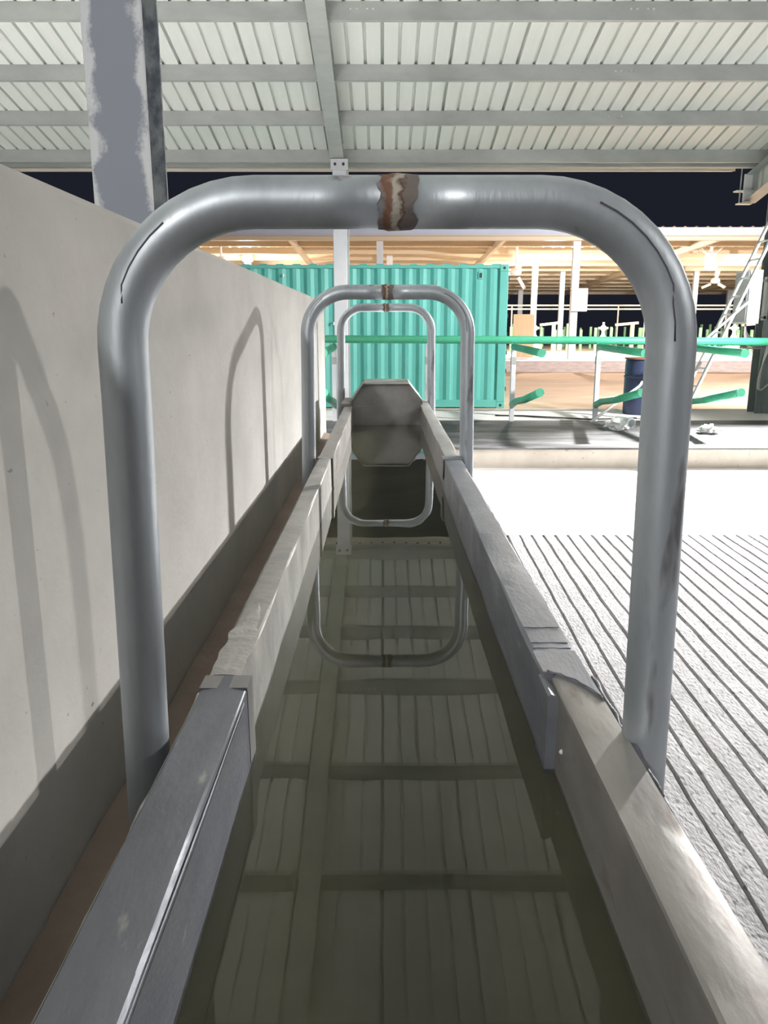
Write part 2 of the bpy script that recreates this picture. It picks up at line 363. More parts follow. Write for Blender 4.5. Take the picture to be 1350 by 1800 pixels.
# purlins: C sections, web towards the camera, bright lower flange
PUR = [14.6, 13.26, 11.98, 10.62, 8.95, 7.35, 5.75, 4.15, 2.55, .95, -.65, -2.25, -3.85, -5.45, -7.05, -8.65]
p0 = None
for yp in PUR:
    if p0 is None:
        b = MB(); z = zr(yp)
        b.box(X0, X1, yp, yp + .003, z - .1, z + .098); b.box(X0, X1, yp, yp + .075, z - .103, z - .1)
        b.box(X0, X1, yp, yp + .075, z + .096, z + .099); b.box(X0, X1, yp + .072, yp + .075, z - .1, z - .075)
        p0 = b.build('purlin', M['galv'], ceiling); yp0 = yp
    else:
        c = p0.copy(); C.objects.link(c); c.parent = ceiling; c.location.y += yp - yp0; c.location.z += zr(yp) - zr(yp0)
bz = None
for yp, px in ((10.62, 2.95), (11.98, 3.17), (13.26, 3.37), (10.62, -.4)):
    for k in range(4):
        b = MB(); xx = px + (0, .075, .2, .27)[k]; z = zr(yp) + .012
        if bz is None:
            b.tube([(xx, yp - .012, z), (xx, yp - .0005, z)], .012, 8); bz = b.build('bolt', M['bolt'], ceiling); b0 = (xx, yp, z)
        else:
            c = bz.copy(); C.objects.link(c); c.parent = ceiling; c.location += Vector((xx - b0[0], yp - b0[1], z - b0[2]))
# rafters (I sections) running down the slope
def rafter(xc, wf, dep, y0, y1, off, name='rafter', m='galv'):
    b = MB()
    for (za, zb_, xa, xb) in ((-dep - .012, -dep, -wf / 2, wf / 2), (-.012, 0, -wf / 2, wf / 2), (-dep, -.012, -.006, .006)):
        v = [(xc + xx, y, zr(y) + off + zz) for y in (y0, y1) for zz in (za, zb_) for xx in (xa, xb)]
        b.add(v, [(0, 1, 3, 2), (4, 6, 7, 5), (0, 4, 5, 1), (2, 3, 7, 6), (0, 2, 6, 4), (1, 5, 7, 3)])
    return b.build(name, M[m], ceiling)
rafter(-.79, .23, .24, Y0, 14.34, .09)
rafter(6.55, .24, .44, Y0, 15.2, -.1)
rafter(-8.4, .24, .44, Y0, 15.0, -.1)
# right rafter's end plate, hanger rod and bracket under the eave
b = MB(); z = zr(15.1) - .1
b.box(6.40, 6.544, 15.10, 15.12, z - .46, z); b.box(6.24, 6.544, 15.0, 15.16, z - .30, z - .28); b.box(6.30, 6.544, 15.0, 15.16, z - .51, z - .49)
b.build('rafter_bracket', M['alu'], ceiling)
b = MB(); b.tube([(6.33, 15.08, z - .5), (6.33, 15.08, z + .12)], .012, 8); b.build('hanger_rod', M['galv'], ceiling)
# eave: gutter in two strips
ez = zr(15.35)
e2 = zr(14.87)
b = MB(); b.box(X0, X1, 14.85, 14.87, e2 - .075, e2 + .09); b.box(X0, X1, 14.87, 15.0, e2 - .075, e2 - .06); b.build('eave_angle', M['galv'], ceiling)
b = MB(); b.box(X0, 6.32, 15.36, 15.50, ez + .06, ez + .10); b.box(X0, 6.32, 15.34, 15.36, ez + .045, ez + .09); b.build('gutter', M['gutter'], ceiling)

# posts of this shed
t = empty('steel_post', (-.75, 14.4, BED + .006), 'pale grey square post under the eave in front of the green container', 'post')
b = MB(); b.box(-.87, -.635, 14.35, 14.47, BED + .006, 2.70); b.build('shaft', M['galv_bright'], t, bevel=.008)
b = MB(); b.box(-.635, -.60, 14.37, 14.47, BED + .006, 2.66); b.build('side_channel', M['galv'], t)
b = MB(); b.box(-.895, -.605, 14.28, 14.349, 2.58, 2.75); b.build('head_plate', M['galv_bright'], t, bevel=.004)
for xx in (-.82, -.68):
    b = MB(); b.tube([(xx, 14.262, 2.665), (xx, 14.28, 2.665)], .024, 8); b.build('bolt', M['hole'], t)

t = empty('steel_column', (-.83, 2.8, FL), 'grey primed steel column with worn white edges behind the left wall', 'column')
b = MB(); b.box(-.925, -.738, 2.70, 2.712, FL, zr(2.7) + .05); b.build('front_flange', M['column'], t, bevel=.002)
b = MB(); b.box(-.837, -.827, 2.712, 2.888, FL, zr(2.8) + .05); b.build('web', M['column_dark'], t)
b = MB(); b.box(-.925, -.738, 2.888, 2.90, FL, zr(2.9) + .05); b.build('rear_flange', M['column_dark'], t, bevel=.002)

t = empty('steel_post', (6.55, 13.95, BED + .006), 'dark grey steel post at the right edge with looped cables', 'post')
zt = zr(13.95) - .56
b = MB(); b.box(6.40, 6.70, 13.80, 13.815, BED + .006, zt); b.build('flange', M['hsteel'], t)
b = MB(); b.box(6.40, 6.70, 14.085, 14.10, BED + .006, zt); b.build('flange', M['hsteel'], t)
b = MB(); b.box(6.545, 6.56, 13.815, 14.085, BED + .006, zt); b.build('web', M['hsteel'], t)

# ------------------------------------------------------------------ water trough
trough = empty('water_trough', (.02, 2.8, FL), 'long stainless steel water trough with wide folded rims beside the left wall', 'trough')
RIM = -.55
segs = [(-.95, 1.20), (1.20, 3.46), (3.46, 6.28)]
Lin = [(-.214, -.287), (-.229, -.284), (-.222, -.285)]
Rin = [(.272, .338), (.258, .333), (.264, .334)]
Lm = ['ss_blue', 'ss_pale', 'ss_warm']; Rm = ['ss_warm', 'ss_blue', 'ss_grey']
for i, (a, b_) in enumerate(segs):
    for side, (xi, xo), mn in ((-1, Lin[i], Lm[i]), (1, Rin[i], Rm[i])):
        r = .005
        s_ = side
        # rounded folded rim: (x, z) polygon from the outer foot over the top to the inner foot
        poly = [(xo, RIM - .085), (xo, RIM - r), (xo - s_ * r * .3, RIM - r * .3), (xo - s_ * r, RIM),
                ((xo + xi) / 2, RIM + .0015), (xi + s_ * r, RIM), (xi + s_ * r * .3, RIM - r * .3), (xi, RIM - r), (xi - s_ * .002, RIM - .16), (xi + s_ * .02, RIM - .16), (xi + s_ * .02, RIM - .085)]
        o = MB().prism_y(poly, a, b_ - .004, 60, .0035, i * 7 + side * 3).build('rim', M[mn], trough, smooth='angle', angle=18)
        if i != 1 or side == 1: o['label'] = {('ss_blue', -1): 'blue-grey scuffed rim', ('ss_warm', 1): 'pale warm rim', ('ss_warm', -1): 'warm grey rim',
                                              ('ss_blue', 1): 'blue-grey scuffed rim', ('ss_grey', 1): 'plain grey rim'}[(mn, side)]
        else: o['label'] = 'pale rim splashed with cement'
        x2 = xi + s_ * .012
        MB().prism_y([(xi + s_ * .001, RIM - .155), (xi + s_ * .001, RIM - .46), (x2, RIM - .46), (x2, RIM - .155)], a, b_ - .004, 30, .002, i).build(
            'side_panel', M[mn], trough, smooth='angle')
    MB().box(-.24, .29, a, b_ - .004, RIM - .475, RIM - .46).build('bottom_panel', M['ss_grey'], trough)
# joints between the sections: sealant, cement smears, overlapping flap on the right
MB().prism_y([(-.2885, RIM - .02), (-.2885, RIM + .001), (-.2135, RIM + .0015), (-.2125, RIM - .13), (-.2155, RIM - .13), (-.218, RIM - .004), (-.284, RIM - .004)], 1.15, 1.197, 6, .002, 4).build('joint_strap', M['ss_grey'], trough)
b = MB(); v = []; NS = 40
for i in range(NS + 1):
    y = 1.198 + .34 * i / NS; tp = min(1, 2.2 * (1 - i / NS) + .05)
    xa = -.284 + (1 - tp) * .03 + .006 * noise.noise(Vector((y * 22, 0, 1))); xb = -.232 - (1 - tp) * .02 + .009 * noise.noise(Vector((y * 18, 5, 1)))
    for k in range(7):
        u = k / 6; e = math.sin(math.pi * u) ** .5
        v.append((xa + (xb - xa) * u, y, RIM + .0006 + e * (.0016 + .0022 * max(0, noise.noise(Vector((y * 30, u * 4, 3)))))))
b.add(v, [(i * 7 + k, i * 7 + k + 1, i * 7 + k + 8, i * 7 + k + 7) for i in range(NS) for k in range(6)])
b.build('cement_smear', M['cement'], trough, smooth=True)
MB().prism_y([(-.2865, RIM - .02), (-.2865, RIM + .001), (-.219, RIM + .001), (-.2185, RIM - .13), (-.2205, RIM - .13), (-.223, RIM - .004), (-.282, RIM - .004)], 3.40, 3.457, 4, .002, 5).build('joint_strap', M['ss_grey'], trough)
# sealant bead and flap end of the middle right section lapping over the near one
b = MB(); pts = []
for k in range(13):
    u = k / 12; xx = .262 + .074 * u; pts.append((xx, 1.205 - .10 * u * u + .004 * math.sin(k * 2.1), RIM + .004 - (.01 if k in (0, 12) else 0)))
b.tube(pts, .003, 6, radii=[.0012 + .0022 * random.random() for _ in pts]); b.build('sealant_bead', M['seal'], trough, smooth=True)
# flap: thin sheet over the near rim with a curved end
top = []; N = 10
for k in range(N + 1):
    u = k / N; xx = .259 + .073 * u
    top.append((xx, 1.205 - .095 * u * u))
v = []
for xx, yy in top: v += [(xx, yy, RIM + .0045), (xx, 1.30, RIM + .001), (xx, yy, RIM - .003), (xx, 1.30, RIM - .003)]
f = []
for k in range(N):
    a = 4 * k; f += [(a, a + 1, a + 5, a + 4), (a + 2, a + 6, a + 7, a + 3), (a, a + 4, a + 6, a + 2)]
MB().add(v, f).build('lap_flap', M['ss_blue'], trough)
MB().prism_y([(.254, RIM - .155), (.254, RIM - .008), (.259, RIM - .004), (.273, RIM - .01), (.273, RIM - .155)], 1.14, 1.22, 6, .003, 12).build('lap_flap', M['ss_blue'], trough)
b = MB(); pts = [(.3385 + .0015 * math.sin(k * 1.7), 1.20 - .026 * k, RIM - .003 + .0012 * math.sin(k * 2.9)) for k in range(14)]
b.tube(pts, .003, 6, radii=[.0015 + .003 * random.random() for _ in pts]); b.build('sealant_bead', M['seal'], trough, smooth=True)
MB().prism_y([(.252, RIM - .09), (.252, RIM + .002), (.336, RIM + .003), (.337, RIM - .05), (.333, RIM - .004), (.258, RIM - .004)], 3.36, 3.46, 4, .003, 15).build('joint_strap', M['ss_blue'], trough)
for i, (ya, yb) in enumerate(segs):               # ragged weld along the outer rim edges
    for sgn, xs_ in ((-1, Lin[i][1]), (1, Rin[i][1])):
        nk = int((yb - max(ya, -.6)) / .03)
        pts = [(xs_ + .0015 * noise.noise(Vector((k * 1.3, sgn, i))), max(ya, -.6) + k * .03, RIM - .004 + .002 * noise.noise(Vector((k * .9, 4, sgn)))) for k in range(nk)]
        MB().tube(pts, .003, 5, radii=[.0008 + .0045 * max(0, noise.noise(Vector((k * 1.3, i * 5, sgn)))) for k in range(nk)]).build('edge_weld', M['seal'] if sgn > 0 else M['cement'], trough, smooth=True)
for yy in (1.31, 1.335, 1.41):                  # scuff lines across the middle right rim
    MB().tube([(.262 + .0095 * k, yy + .004 * noise.noise(Vector((k * .8, yy * 9, 0))), RIM + .0012) for k in range(8)], .0009, 5).build('scuff', M['seal'], trough)
# long crease in the near left inner face
MB().prism_y([(-.2125, RIM - .006), (-.2115, RIM - .010), (-.2125, RIM - .014), (-.216, RIM - .010)], -.6, 1.12, 40, .003, 31).build('fold_lip', M['ss_blue'], trough, smooth=True)
MB().lathe(.2705, 1.10, [(.0005, -.6345), (.0035, -.632), (.004, -.63), (.0035, -.628), (.0005, -.6255)], 8).build('paint_fleck', M['white'], trough, smooth=True)
# stand
for yy in (.3, 2.3, 4.3, 6.1):
    for xx in (-.25, .29):
        MB().box(xx - .025, xx + .025, yy - .025, yy + .025, FL, RIM - .46).build('leg', M['galv'], trough, bevel=.004)
    MB().box(-.28, .33, yy - .025, yy + .025, RIM - .51, RIM - .475).build('cross_bar', M['galv'], trough)
# chamfered hood at the far end
PL = [(-.232, -.95), (-.232, -.508), (-.1445, -.393), (.1765, -.393), (.265, -.508), (.265, -.95)]
MB().prism_y(PL, 5.735, 5.745).build('end_plate', M['ss_grey'], trough)
MB().box(-.222, .255, 5.7315, 5.7345, -.95, -.548).build('lower_plate', M['ss_grey'], trough)
def band(p, q, y0, y1, th, name):
    p, q = Vector((p[0], 0, p[1])), Vector((q[0], 0, q[1])); d = (q - p).normalized(); nrm = Vector((-d.z, 0, d.x)) * th
    poly = [(p.x, p.z), (q.x, q.z), ((q + nrm).x, (q + nrm).z), ((p + nrm).x, (p + nrm).z)]
    return MB().prism_y(poly, y0, y1).build(name, M['ss_warm'], trough)
hp = [(-.236, -.535), (-.236, -.508), (-.145, -.392), (.177, -.392), (.269, -.508), (.269, -.535)]
for k in range(5): band(hp[k], hp[k + 1], 5.70, 6.25, .006, 'hood_panel')
MB().box(-.31, -.236, 5.72, 6.25, RIM + .003, RIM + .02).build('hood_flange', M['ss_grey'], trough)
MB().box(-.24, .28, 6.265, 6.277, -1.0, RIM - .01).build('end_plate', M['ss_grey'], trough)
WZ = -.6825
b = MB(); ow = [(-.2165, .2745, -.93, 1.20), (-.2315, .2605, 1.20, 3.458), (-.2245, .2665, 3.458, 5.733)]
lft = []; rgt = []
for x0_, x1_, ya, yb in ow: lft += [(x0_, ya), (x0_, yb)]; rgt += [(x1_, ya), (x1_, yb)]
loop = lft + rgt[::-1]; n = len(loop)
b.add([(px, py, zz) for zz in (-.98, WZ) for px, py in loop], [tuple(range(n - 1, -1, -1)), tuple(range(n, 2 * n))] + [(k, (k + 1) % n, n + (k + 1) % n, n + k) for k in range(n)])
sl = [(px + (.0008 if i_ < len(lft) else -.0008), min(max(py, -.925), 5.728)) for i_, (px, py) in enumerate(loop)]
MB().add([(px, py, zz) for zz in (-.975, WZ - .014) for px, py in sl], [tuple(range(n - 1, -1, -1)), tuple(range(n, 2 * n))] + [(k, (k + 1) % n, n + (k + 1) % n, n + k) for k in range(n)]).build(
    'silt', M['silt'], trough)['label'] = 'dark greenish silt clouding the water'
tag(b.build('water', M['water']), 'dark still greenish water filling the trough', 'water', kind='stuff')

# ------------------------------------------------------------------ guard hoops
def hoop(D, label):
    cx, ht, R, zt, r = .016, .3385, .17, .145, .0302
    root = empty('guard_hoop', (cx, D, FL), label, 'hoop', 'galvanised pipe hoops over the trough')
    def path(s):
        p = [(cx + s * (ht + .014), D, FL), (cx + s * (ht + .010), D, -.8), (cx + s * (ht + .003), D, -.3), (cx + s * ht, D, zt - R - .06)]
        for k in range(13):
            a = math.pi / 2 * k / 12; p.append((cx + s * (ht - R + R * math.cos(a)), D, zt - R + R * math.sin(a)))
        p += [(cx + s * .09, D, zt), (cx + s * .004, D, zt)]
        return p
    for s in (-1, 1):
        pp = path(s); h = MB().tube(pp, r, 28).build('half_pipe', M['pipe'], root, smooth=True)
        # dark rolled seam line on the camera side
        seam = [(x_ * 1.0 + (-s * .006 if k < 4 else 0), y_ - r * .955, z_ + .009) for k, (x_, y_, z_) in enumerate(pp[3:17])]
        MB().tube(seam[1:11] if s > 0 else seam[3:9], .0016, 5).build('seam', M['seam'], h, smooth=True)
    # rusty butt weld, wider than the pipe and lumpy
    b = MB(); nr = 9; n = 30; v = []
    for i in range(nr):
        xx = cx + (i - 4) * .0055
        for k in range(n):
            a = 2 * math.pi * k / n
            bulge = (1 - abs(i - 4) / 4.0)
            rr = r + .0003 + bulge * (.002 + .003 * noise.noise(Vector((i * .7 + D, math.cos(a) * 2, math.sin(a) * 2))))
            ed = .011 * noise.noise(Vector((math.cos(a) * 1.7, math.sin(a) * 1.7, D + i))) if i in (0, nr - 1) else 0
            v.append((xx + ed, D + rr * math.cos(a), zt + rr * math.sin(a)))
    b.add(v, [(i * n + k, i * n + (k + 1) % n, (i + 1) * n + (k + 1) % n, (i + 1) * n + k) for i in range(nr - 1) for k in range(n)])
    b.build('weld', M['weld'], root, smooth=True)['label'] = 'rusty brown butt weld'
    return root
hoop(1.005, 'nearest and largest galvanised pipe hoop over the trough with a rusty centre weld')
hoop(3.455, 'middle galvanised pipe hoop over the trough, framed inside the nearest one')
hoop(6.12, 'farthest and smallest galvanised pipe hoop around the end hood of the trough')

# ------------------------------------------------------------------ shipping container
cont = empty('shipping_container', (-3.65, 17.5, YARD), 'teal green corrugated shipping container standing behind the white post', 'container')
cx0, cx1, cy0, cy1, cz0, cz1 = -9.74, 2.45, 16.3, 18.74, YARD, 1.21
def corr(y_out, sgn, x0, x1, z0, z1):
    pts = []; xx = x0; p = .278
    while xx < x1 - .05:
        for dx, dd in ((0, 0), (.072, 0), (.14, .036), (.21, .036)):
            if xx + dx < x1: pts.append((xx + dx, dd))
        xx += p
    pts.append((x1, 0)); n = len(pts)
    v = [(px, y_out + sgn * (.02 + dd), z) for z in (z0, z1) for px, dd in pts] + [(px, y_out + sgn * (.022 + dd + .004), z) for z in (z0, z1) for px, dd in pts]
    f = [(i, i + 1, n + i + 1, n + i) for i in range(n - 1)] + [(2 * n + i, 3 * n + i, 3 * n + i + 1, 2 * n + i + 1) for i in range(n - 1)]
    return MB().add(v, f)
corr(cy0, 1, cx0 + .16, cx1 - .16, cz0 + .15, cz1 - .07).build('side_panel', M['teal'], cont)
corr(cy1, -1, cx0 + .16, cx1 - .16, cz0 + .15, cz1 - .07).build('side_panel', M['teal'], cont)
for yy in (cy0, cy1 - .1):
    MB().box(cx0 + .16, cx1 - .17, yy, yy + .1, cz1 - .075, cz1 - .01).build('top_rail', M['teal'], cont, bevel=.006)
    MB().box(cx0 + .16, cx1 - .17, yy, yy + .1, cz0 + .02, cz0 + .17).build('bottom_rail', M['teal'], cont, bevel=.006)
    for xx in (cx0, cx1 - .17):
        MB().box(xx, xx + .17, yy, yy + .1, cz0 + .13, cz1 - .13).build('corner_post', M['teal'], cont, bevel=.01)
        for zz in (cz0, cz1 - .13):
            o = MB().box(xx, xx + .17, yy - .006, yy + .14, zz, zz + .13).build('corner_casting', M['teal'], cont, bevel=.008)
            MB().tube([(xx + .085, yy - .0085, zz + .062), (xx + .085, yy - .004, zz + .062)], .028, 12).build('casting_hole', M['black'], o)
MB().box(cx0 + .02, cx1 - .02, cy0 + .05, cy1 - .05, cz1 - .04, cz1 - .015).build('roof', M['teal'], cont)
for k in range(36):                       # roof corrugation ends seen as dark teeth on the top rail
    xx = cx0 + .4 + k * .328
    if k == 0: o0 = MB().box(xx, xx + .15, cy0 + .04, cy1 - .04, cz1 - .015, cz1 + .012).build('roof_rib', M['teal'], cont); xr0 = xx
    else:
        c = o0.copy(); C.objects.link(c); c.parent = cont; c.location.x += xx - xr0
for xx in (cx0 + .05, cx1 - .07): MB().box(xx, xx + .03, cy0 + .1, cy1 - .1, cz0 + .13, cz1 - .1).build('end_wall', M['teal'], cont)
MB().box(cx0 + .1, cx1 - .1, cy0 + .05, cy1 - .05, cz0 + .12, cz0 + .15).build('floor_panel', M['ply'], cont)
for k in range(7): MB().box(cx1 - .004, cx1 + .022, cy0 + .02, cy0 + .07, cz0 + .35 + k * .36, cz0 + .43 + k * .36).build('hinge', M['black'], cont)
MB().box(cx1 - .60, cx1 - .50, cy0 + .0, cy0 + .02, .93, 1.07).build('vent', M['teal'], cont, bevel=.006)
MB().box(cx1 - .575, cx1 - .525, cy0 - .004, cy0 + .001, .955, 1.045).build('vent_slot', M['black'], cont)
for px, pz in ((-1.98, 1.02), (-.55, .42), (-.3, .38), (-1.0, .1)):
    b = MB(); b.tube([(px, cy0 + .018, pz), (px, cy0 - .02, pz), (px, cy0 - .02, pz - .05)], .016, 8); b.build('tie_ring', M['alu'], cont, smooth=True)

# ------------------------------------------------------------------ stall dividers and neck rail
def divider(x, label, arms=True):
    y0 = 12.52; zb = BED + .006
    t = empty('stall_divider', (x, y0, zb), label, 'stall divider', 'green armed stall dividers on the raised platform')
    MB().box(x - .035, x + .035, y0 - .035, y0 + .035, zb, -.235).build('post', M['galv_bright'], t, bevel=.006)
    MB().box(x - .038, x + .038, y0 - .04, y0 + .04, -.55, -.44).build('clamp', M['galv'], t)
    for za, ze, zm in () if not arms else ((-.285, -.315, -.29), (-1.17, -.815, -1.0)):
        pts = [(x, y0 - .037, za), (x, y0 - .35, za + (ze - za) * .22), (x, y0 - 1.1, zm if za < -1 else za + (ze - za) * .5), (x, 10.32, ze)]
        a = MB().tube(pts, .052, 16).build('arm', M['green'], t, smooth=True)
        d = (Vector(pts[-1]) - Vector(pts[-2])).normalized(); e = Vector(pts[-1])
        MB().tube([e, e + d * .03], .056, 16).build('end_cap', M['green_end'], a)
    return t
divider(-.77, 'stall divider with green arms partly hidden between the wall end and the white post')
divider(.67, 'bare stall post behind the right leg of the farthest hoop', False)
divider(2.0, 'stall divider with two green arms just right of the container corner')
divider(3.31, 'stall divider with two green arms in front of the dark blue barrel')
divider(4.58, 'stall divider with two green arms just right of the nearest hoop leg')
MB().tube([(-6.5, 12.60, -.145), (-1, 12.60, -.172), (3, 12.6, -.19), (7.5, 12.60, -.225)], .06, 18).build('neck_rail', M['green'], smooth=True)
nr_ = bpy.data.objects['neck_rail']; tag(nr_, 'long green horizontal pipe rail fixed across the stall posts', 'rail')

# ------------------------------------------------------------------ barrel, debris, pole, cable on the platform
bx, by, bz_ = 4.40, 13.75, BED + .006
br = MB().lathe(bx, by, [(.27, bz_), (.285, bz_ + .02), (.29, bz_ + .30), (.302, bz_ + .31), (.302, bz_ + .335), (.29, bz_ + .345), (.29, bz_ + .62), (.302, bz_ + .63),
                         (.302, bz_ + .655), (.29, bz_ + .665), (.285, bz_ + .90), (.27, bz_ + .93), (.255, bz_ + .93), (.25, bz_ + .915)], 32)
t = empty('barrel', (bx, by, bz_), 'dark blue plastic drum standing behind the stall dividers', 'barrel')
br.build('drum', M['barrel'], t, smooth='angle')
MB().lathe(bx, by, [(.302, bz_ + .925), (.302, bz_ + .95), (.27, bz_ + .95), (.27, bz_ + .94)], 32).build('rim', mat('rust_rim', (.30, .13, .08), .7), t)

def crumple(name, loc, size, m, label, cat, seed, group=None):
    bm = bmesh.new(); bmesh.ops.create_icosphere(bm, subdivisions=3, radius=1)
    v = []; 
    for q in bm.verts:
        k = 1 + .75 * noise.noise(q.co * 1.9 + Vector((seed, 0, 0))) + .35 * noise.noise(q.co * 5 + Vector((0, seed, 0)))
        v.append((loc[0] + q.co.x * size[0] * k, loc[1] + q.co.y * size[1] * k, loc[2] + max(0, (q.co.z * k + .75)) * size[2]))
    f = [tuple(x_.index for x_ in p.verts) for p in bm.faces]; bm.free()
    return tag(MB().add(v, f).build(name, m), label, cat, group)
MT = BED + .022
crumple('plastic_sheet', (3.33, 11.45, MT), (.16, .14, .085), M['white'], 'crumpled white plastic sheet lying on the grey mat beside a pipe offcut', 'plastic', 3)
crumple('plastic_sheet', (4.50, 10.98, MT), (.13, .12, .07), M['white'], 'crumpled pale plastic scrap on the mat right of the nearest hoop leg', 'plastic', 8)
t = empty('pipe_offcut', (3.55, 11.75, MT), 'short grey pipe offcut with an open end on the mat', 'pipe')
b = MB(); b.tube([(3.48, 11.86, MT + .075), (3.60, 11.58, MT + .075)], .075, 20); b.build('tube', M['alu'], t, smooth='angle')
MB().tube([(3.602, 11.576, MT + .075), (3.604, 11.570, MT + .075)], .055, 16).build('bore', M['hsteel'], t)
tag(MB().tube([(3.2, 12.35, BED + .02), (4.04, 12.72, -.90), (4.09, 12.74, -.83)], .022, 10).build('pole', M['white'], smooth=True),
    'thin white pole leaning up from the platform towards the barrel', 'pole')
pts = [(1.86, 13.35, BED + .02), (2.3, 13.3, BED + .02), (2.9, 12.98, BED + .02), (3.3, 12.78, BED + .02), (4.1, 12.95, BED + .02)]
tag(MB().tube(pts, .013, 6).build('cable', M['black'], smooth=True), 'thin dark cable lying along the white strip behind the mat', 'cable')
# electrical box on the right post
t = empty('electrical_box', (5.95, 13.5, .06), 'white electrical cabinet on the right steel post beside the ladder', 'box')
MB().box(5.85, 6.05, 13.22, 13.77, .06, .90).build('case', M['white'], t, bevel=.01)
MB().box(5.83, 5.85, 13.25, 13.74, .095, .87).build('door', M['cabinet'], t, bevel=.005)
MB().box(5.815, 5.83, 13.30, 13.33, .43, .53).build('latch', M['black'], t)
for zz in (.15, .74): MB().box(6.05, 6.38, 13.70, 13.74, zz, zz + .04).build('bracket', M['galv'], t)
MB().box(6.34, 6.398, 13.70, 13.80, .12, .82).build('bracket', M['galv'], t)
nth = ('nearest', 'second nearest', 'middle', 'second farthest', 'farthest')
for k in range(5):
    xx = 5.88 + k * .034; y_ = 13.32 + .07 * k
    dz = .036 * (k - 2)
    pts = [(xx, y_, .055), (xx, y_, -.06 + dz * .5), (xx + .03, y_ + .02, -.15 + dz), (xx + .10, y_ + .06, -.22 + dz), (xx + .24, 13.66 + .02 * k, -.26 + dz), (6.40, 13.72 + .015 * k, -.27 + dz)]
    tag(MB().tube(pts, .014, 8).build('conduit', M['cable'], smooth=True),
        nth[k] + ' of the white conduits curving from the cabinet bottom to the right post', 'conduit', 'white conduits below the cabinet')
nth = ('innermost', 'second innermost', 'middle', 'second outermost', 'outermost')
for k in range(5):
    a = .05 + .035 * k; y_ = 13.775 - .013 * k
    pts = [(6.50 + .02 * k, y_, -.25)]
    for j in range(1, 22):
        u = j / 21; ang = math.pi * u
        pts.append((6.50 + .02 * k - (a + .03) * math.sin(ang) * (1 if u < .9 else .8), y_ - .01 * math.sin(ang), -.25 - (1.02 + .03 * k) * math.sin(ang * .5) ** 1.3 + (0 if u < .5 else (u - .5) * .55 * (1 + k * .2))))
    tag(MB().tube(pts, .008, 6).build('cable', M['cable'], smooth=True), nth[k] + ' of the pale cables hanging in loops on the right steel post', 'cable', 'looped cables on the right post')
# ladder leaning to the right against the post, seen edge-on
t = empty('ladder', (4.8, 12.95, BED + .006), 'long aluminium ladder leaning towards the right steel post', 'ladder')
def lad(u, y): return (4.76 + u * .436, y + .06 * u, BED + .006 + u)
for y_ in (12.76, 13.14): MB().bar(lad(0, y_), lad(3.75, y_), .03, .075, (0, 1, 0)).build('stile', M['alu'], t)
for k in range(13): MB().tube([lad(.25 + .28 * k, 12.77), lad(.25 + .28 * k, 13.13)], .016, 8).build('rung', M['alu'], t, smooth=True)
MB().bar((5.03, 12.78, -.18), (5.66, 12.80, .39), .03, .05, (0, 1, 0)).build('brace', M['alu'], t)
MB().bar((4.88, 12.78, -.34), (5.06, 12.78, -.15), .03, .05, (0, 1, 0)).build('brace', M['alu'], t)

# ------------------------------------------------------------------ far pavilion
def zp(y): return 3.36 - .037 * (y - 30)
pav = empty('pavilion', (6, 42, YARD), 'long open pavilion with a warm lit tan roof behind the container', 'building')
PX0, PX1 = -24, 36
b = MB(); v = []
pts = []
xx = PX0
while xx < PX1: pts += [(xx, 0), (xx + .26, 0), (xx + .30, .04), (xx + .36, .04)]; xx += .4
n = len(pts); v = [(px, y, zp(y) + .12 + pz) for y in (29.9, 56) for px, pz in pts] + [(px, y, zp(y) + .125 + pz) for y in (29.9, 56) for px, pz in pts]
b.add(v, [(i, i + 1, n + i + 1, n + i) for i in range(n - 1)] + [(2 * n + i, 3 * n + i, 3 * n + i + 1, 2 * n + i + 1) for i in range(n - 1)])
b.build('roof_sheet', M['tan_sheet'], pav)
p0 = None
for k in range(12):
    y = 30.6 + k * 2.25
    if p0 is None: p0 = MB().box(PX0, PX1, y, y + .10, zp(y) - .14, zp(y) + .12).build('purlin', M['tan_steel'], pav); yk = y
    else:
        c = p0.copy(); C.objects.link(c); c.parent = pav; c.location.y += y - yk; c.location.z += zp(y) - zp(yk)
MB().box(PX0, PX1, 29.7, 29.86, zp(30) - .16, zp(30) + .1).build('fascia', M['fascia'], pav)
MB().box(PX0, PX1, 29.66, 29.72, zp(30) - .19, zp(30) - .15).build('gutter_lip', M['tan_steel'], pav)
MB().box(PX0, PX1, 29.88, 30.1, zp(30) - .32, zp(30) - .1).build('eave_beam', M['tan_steel'], pav)
MB().box(PX0, PX1, 55.8, 56.0, zp(56) - .2, zp(56) + .1).build('eave_beam', M['tan_steel'], pav)
r0 = None
for xx in (-18.9, -11.15, -3.4, 4.35, 12.1, 19.9, 27.6):
    v = [(xx + a, y, zp(y) + c_) for y in (30, 56) for c_ in (-.3, -.06) for a in (-.07, .07)]
    MB().add(v, [(0, 1, 3, 2), (4, 6, 7, 5), (0, 4, 5, 1), (2, 3, 7, 6), (0, 2, 6, 4), (1, 5, 7, 3)]).build('rafter', M['tan_steel'], pav)
PB = -1.15
for xx, yy, ww in ((-7.3, 30.35, .24), (-.15, 30.35, .24), (7.0, 30.35, .26), (14.3, 30.35, .26), (-5.95, 36.4, .26), (.25, 36.4, .26), (6.62, 36.4, .24), (12.75, 36.4, .26), (19, 36.4, .26),
                   (9.15, 42.5, .24), (2.2, 42.5, .24), (16, 42.5, .24), (8.85, 53.5, .3), (22.4, 53.5, .3)):
    MB().box(xx - ww / 2, xx + ww / 2, yy - .1, yy + .1, PB, zp(yy) - .06).build('post', M['galv_bright'], pav)
MB().box(PX0, PX1, 30, 56, YARD - .3, PB).build('floor_slab', M['apron'], pav)
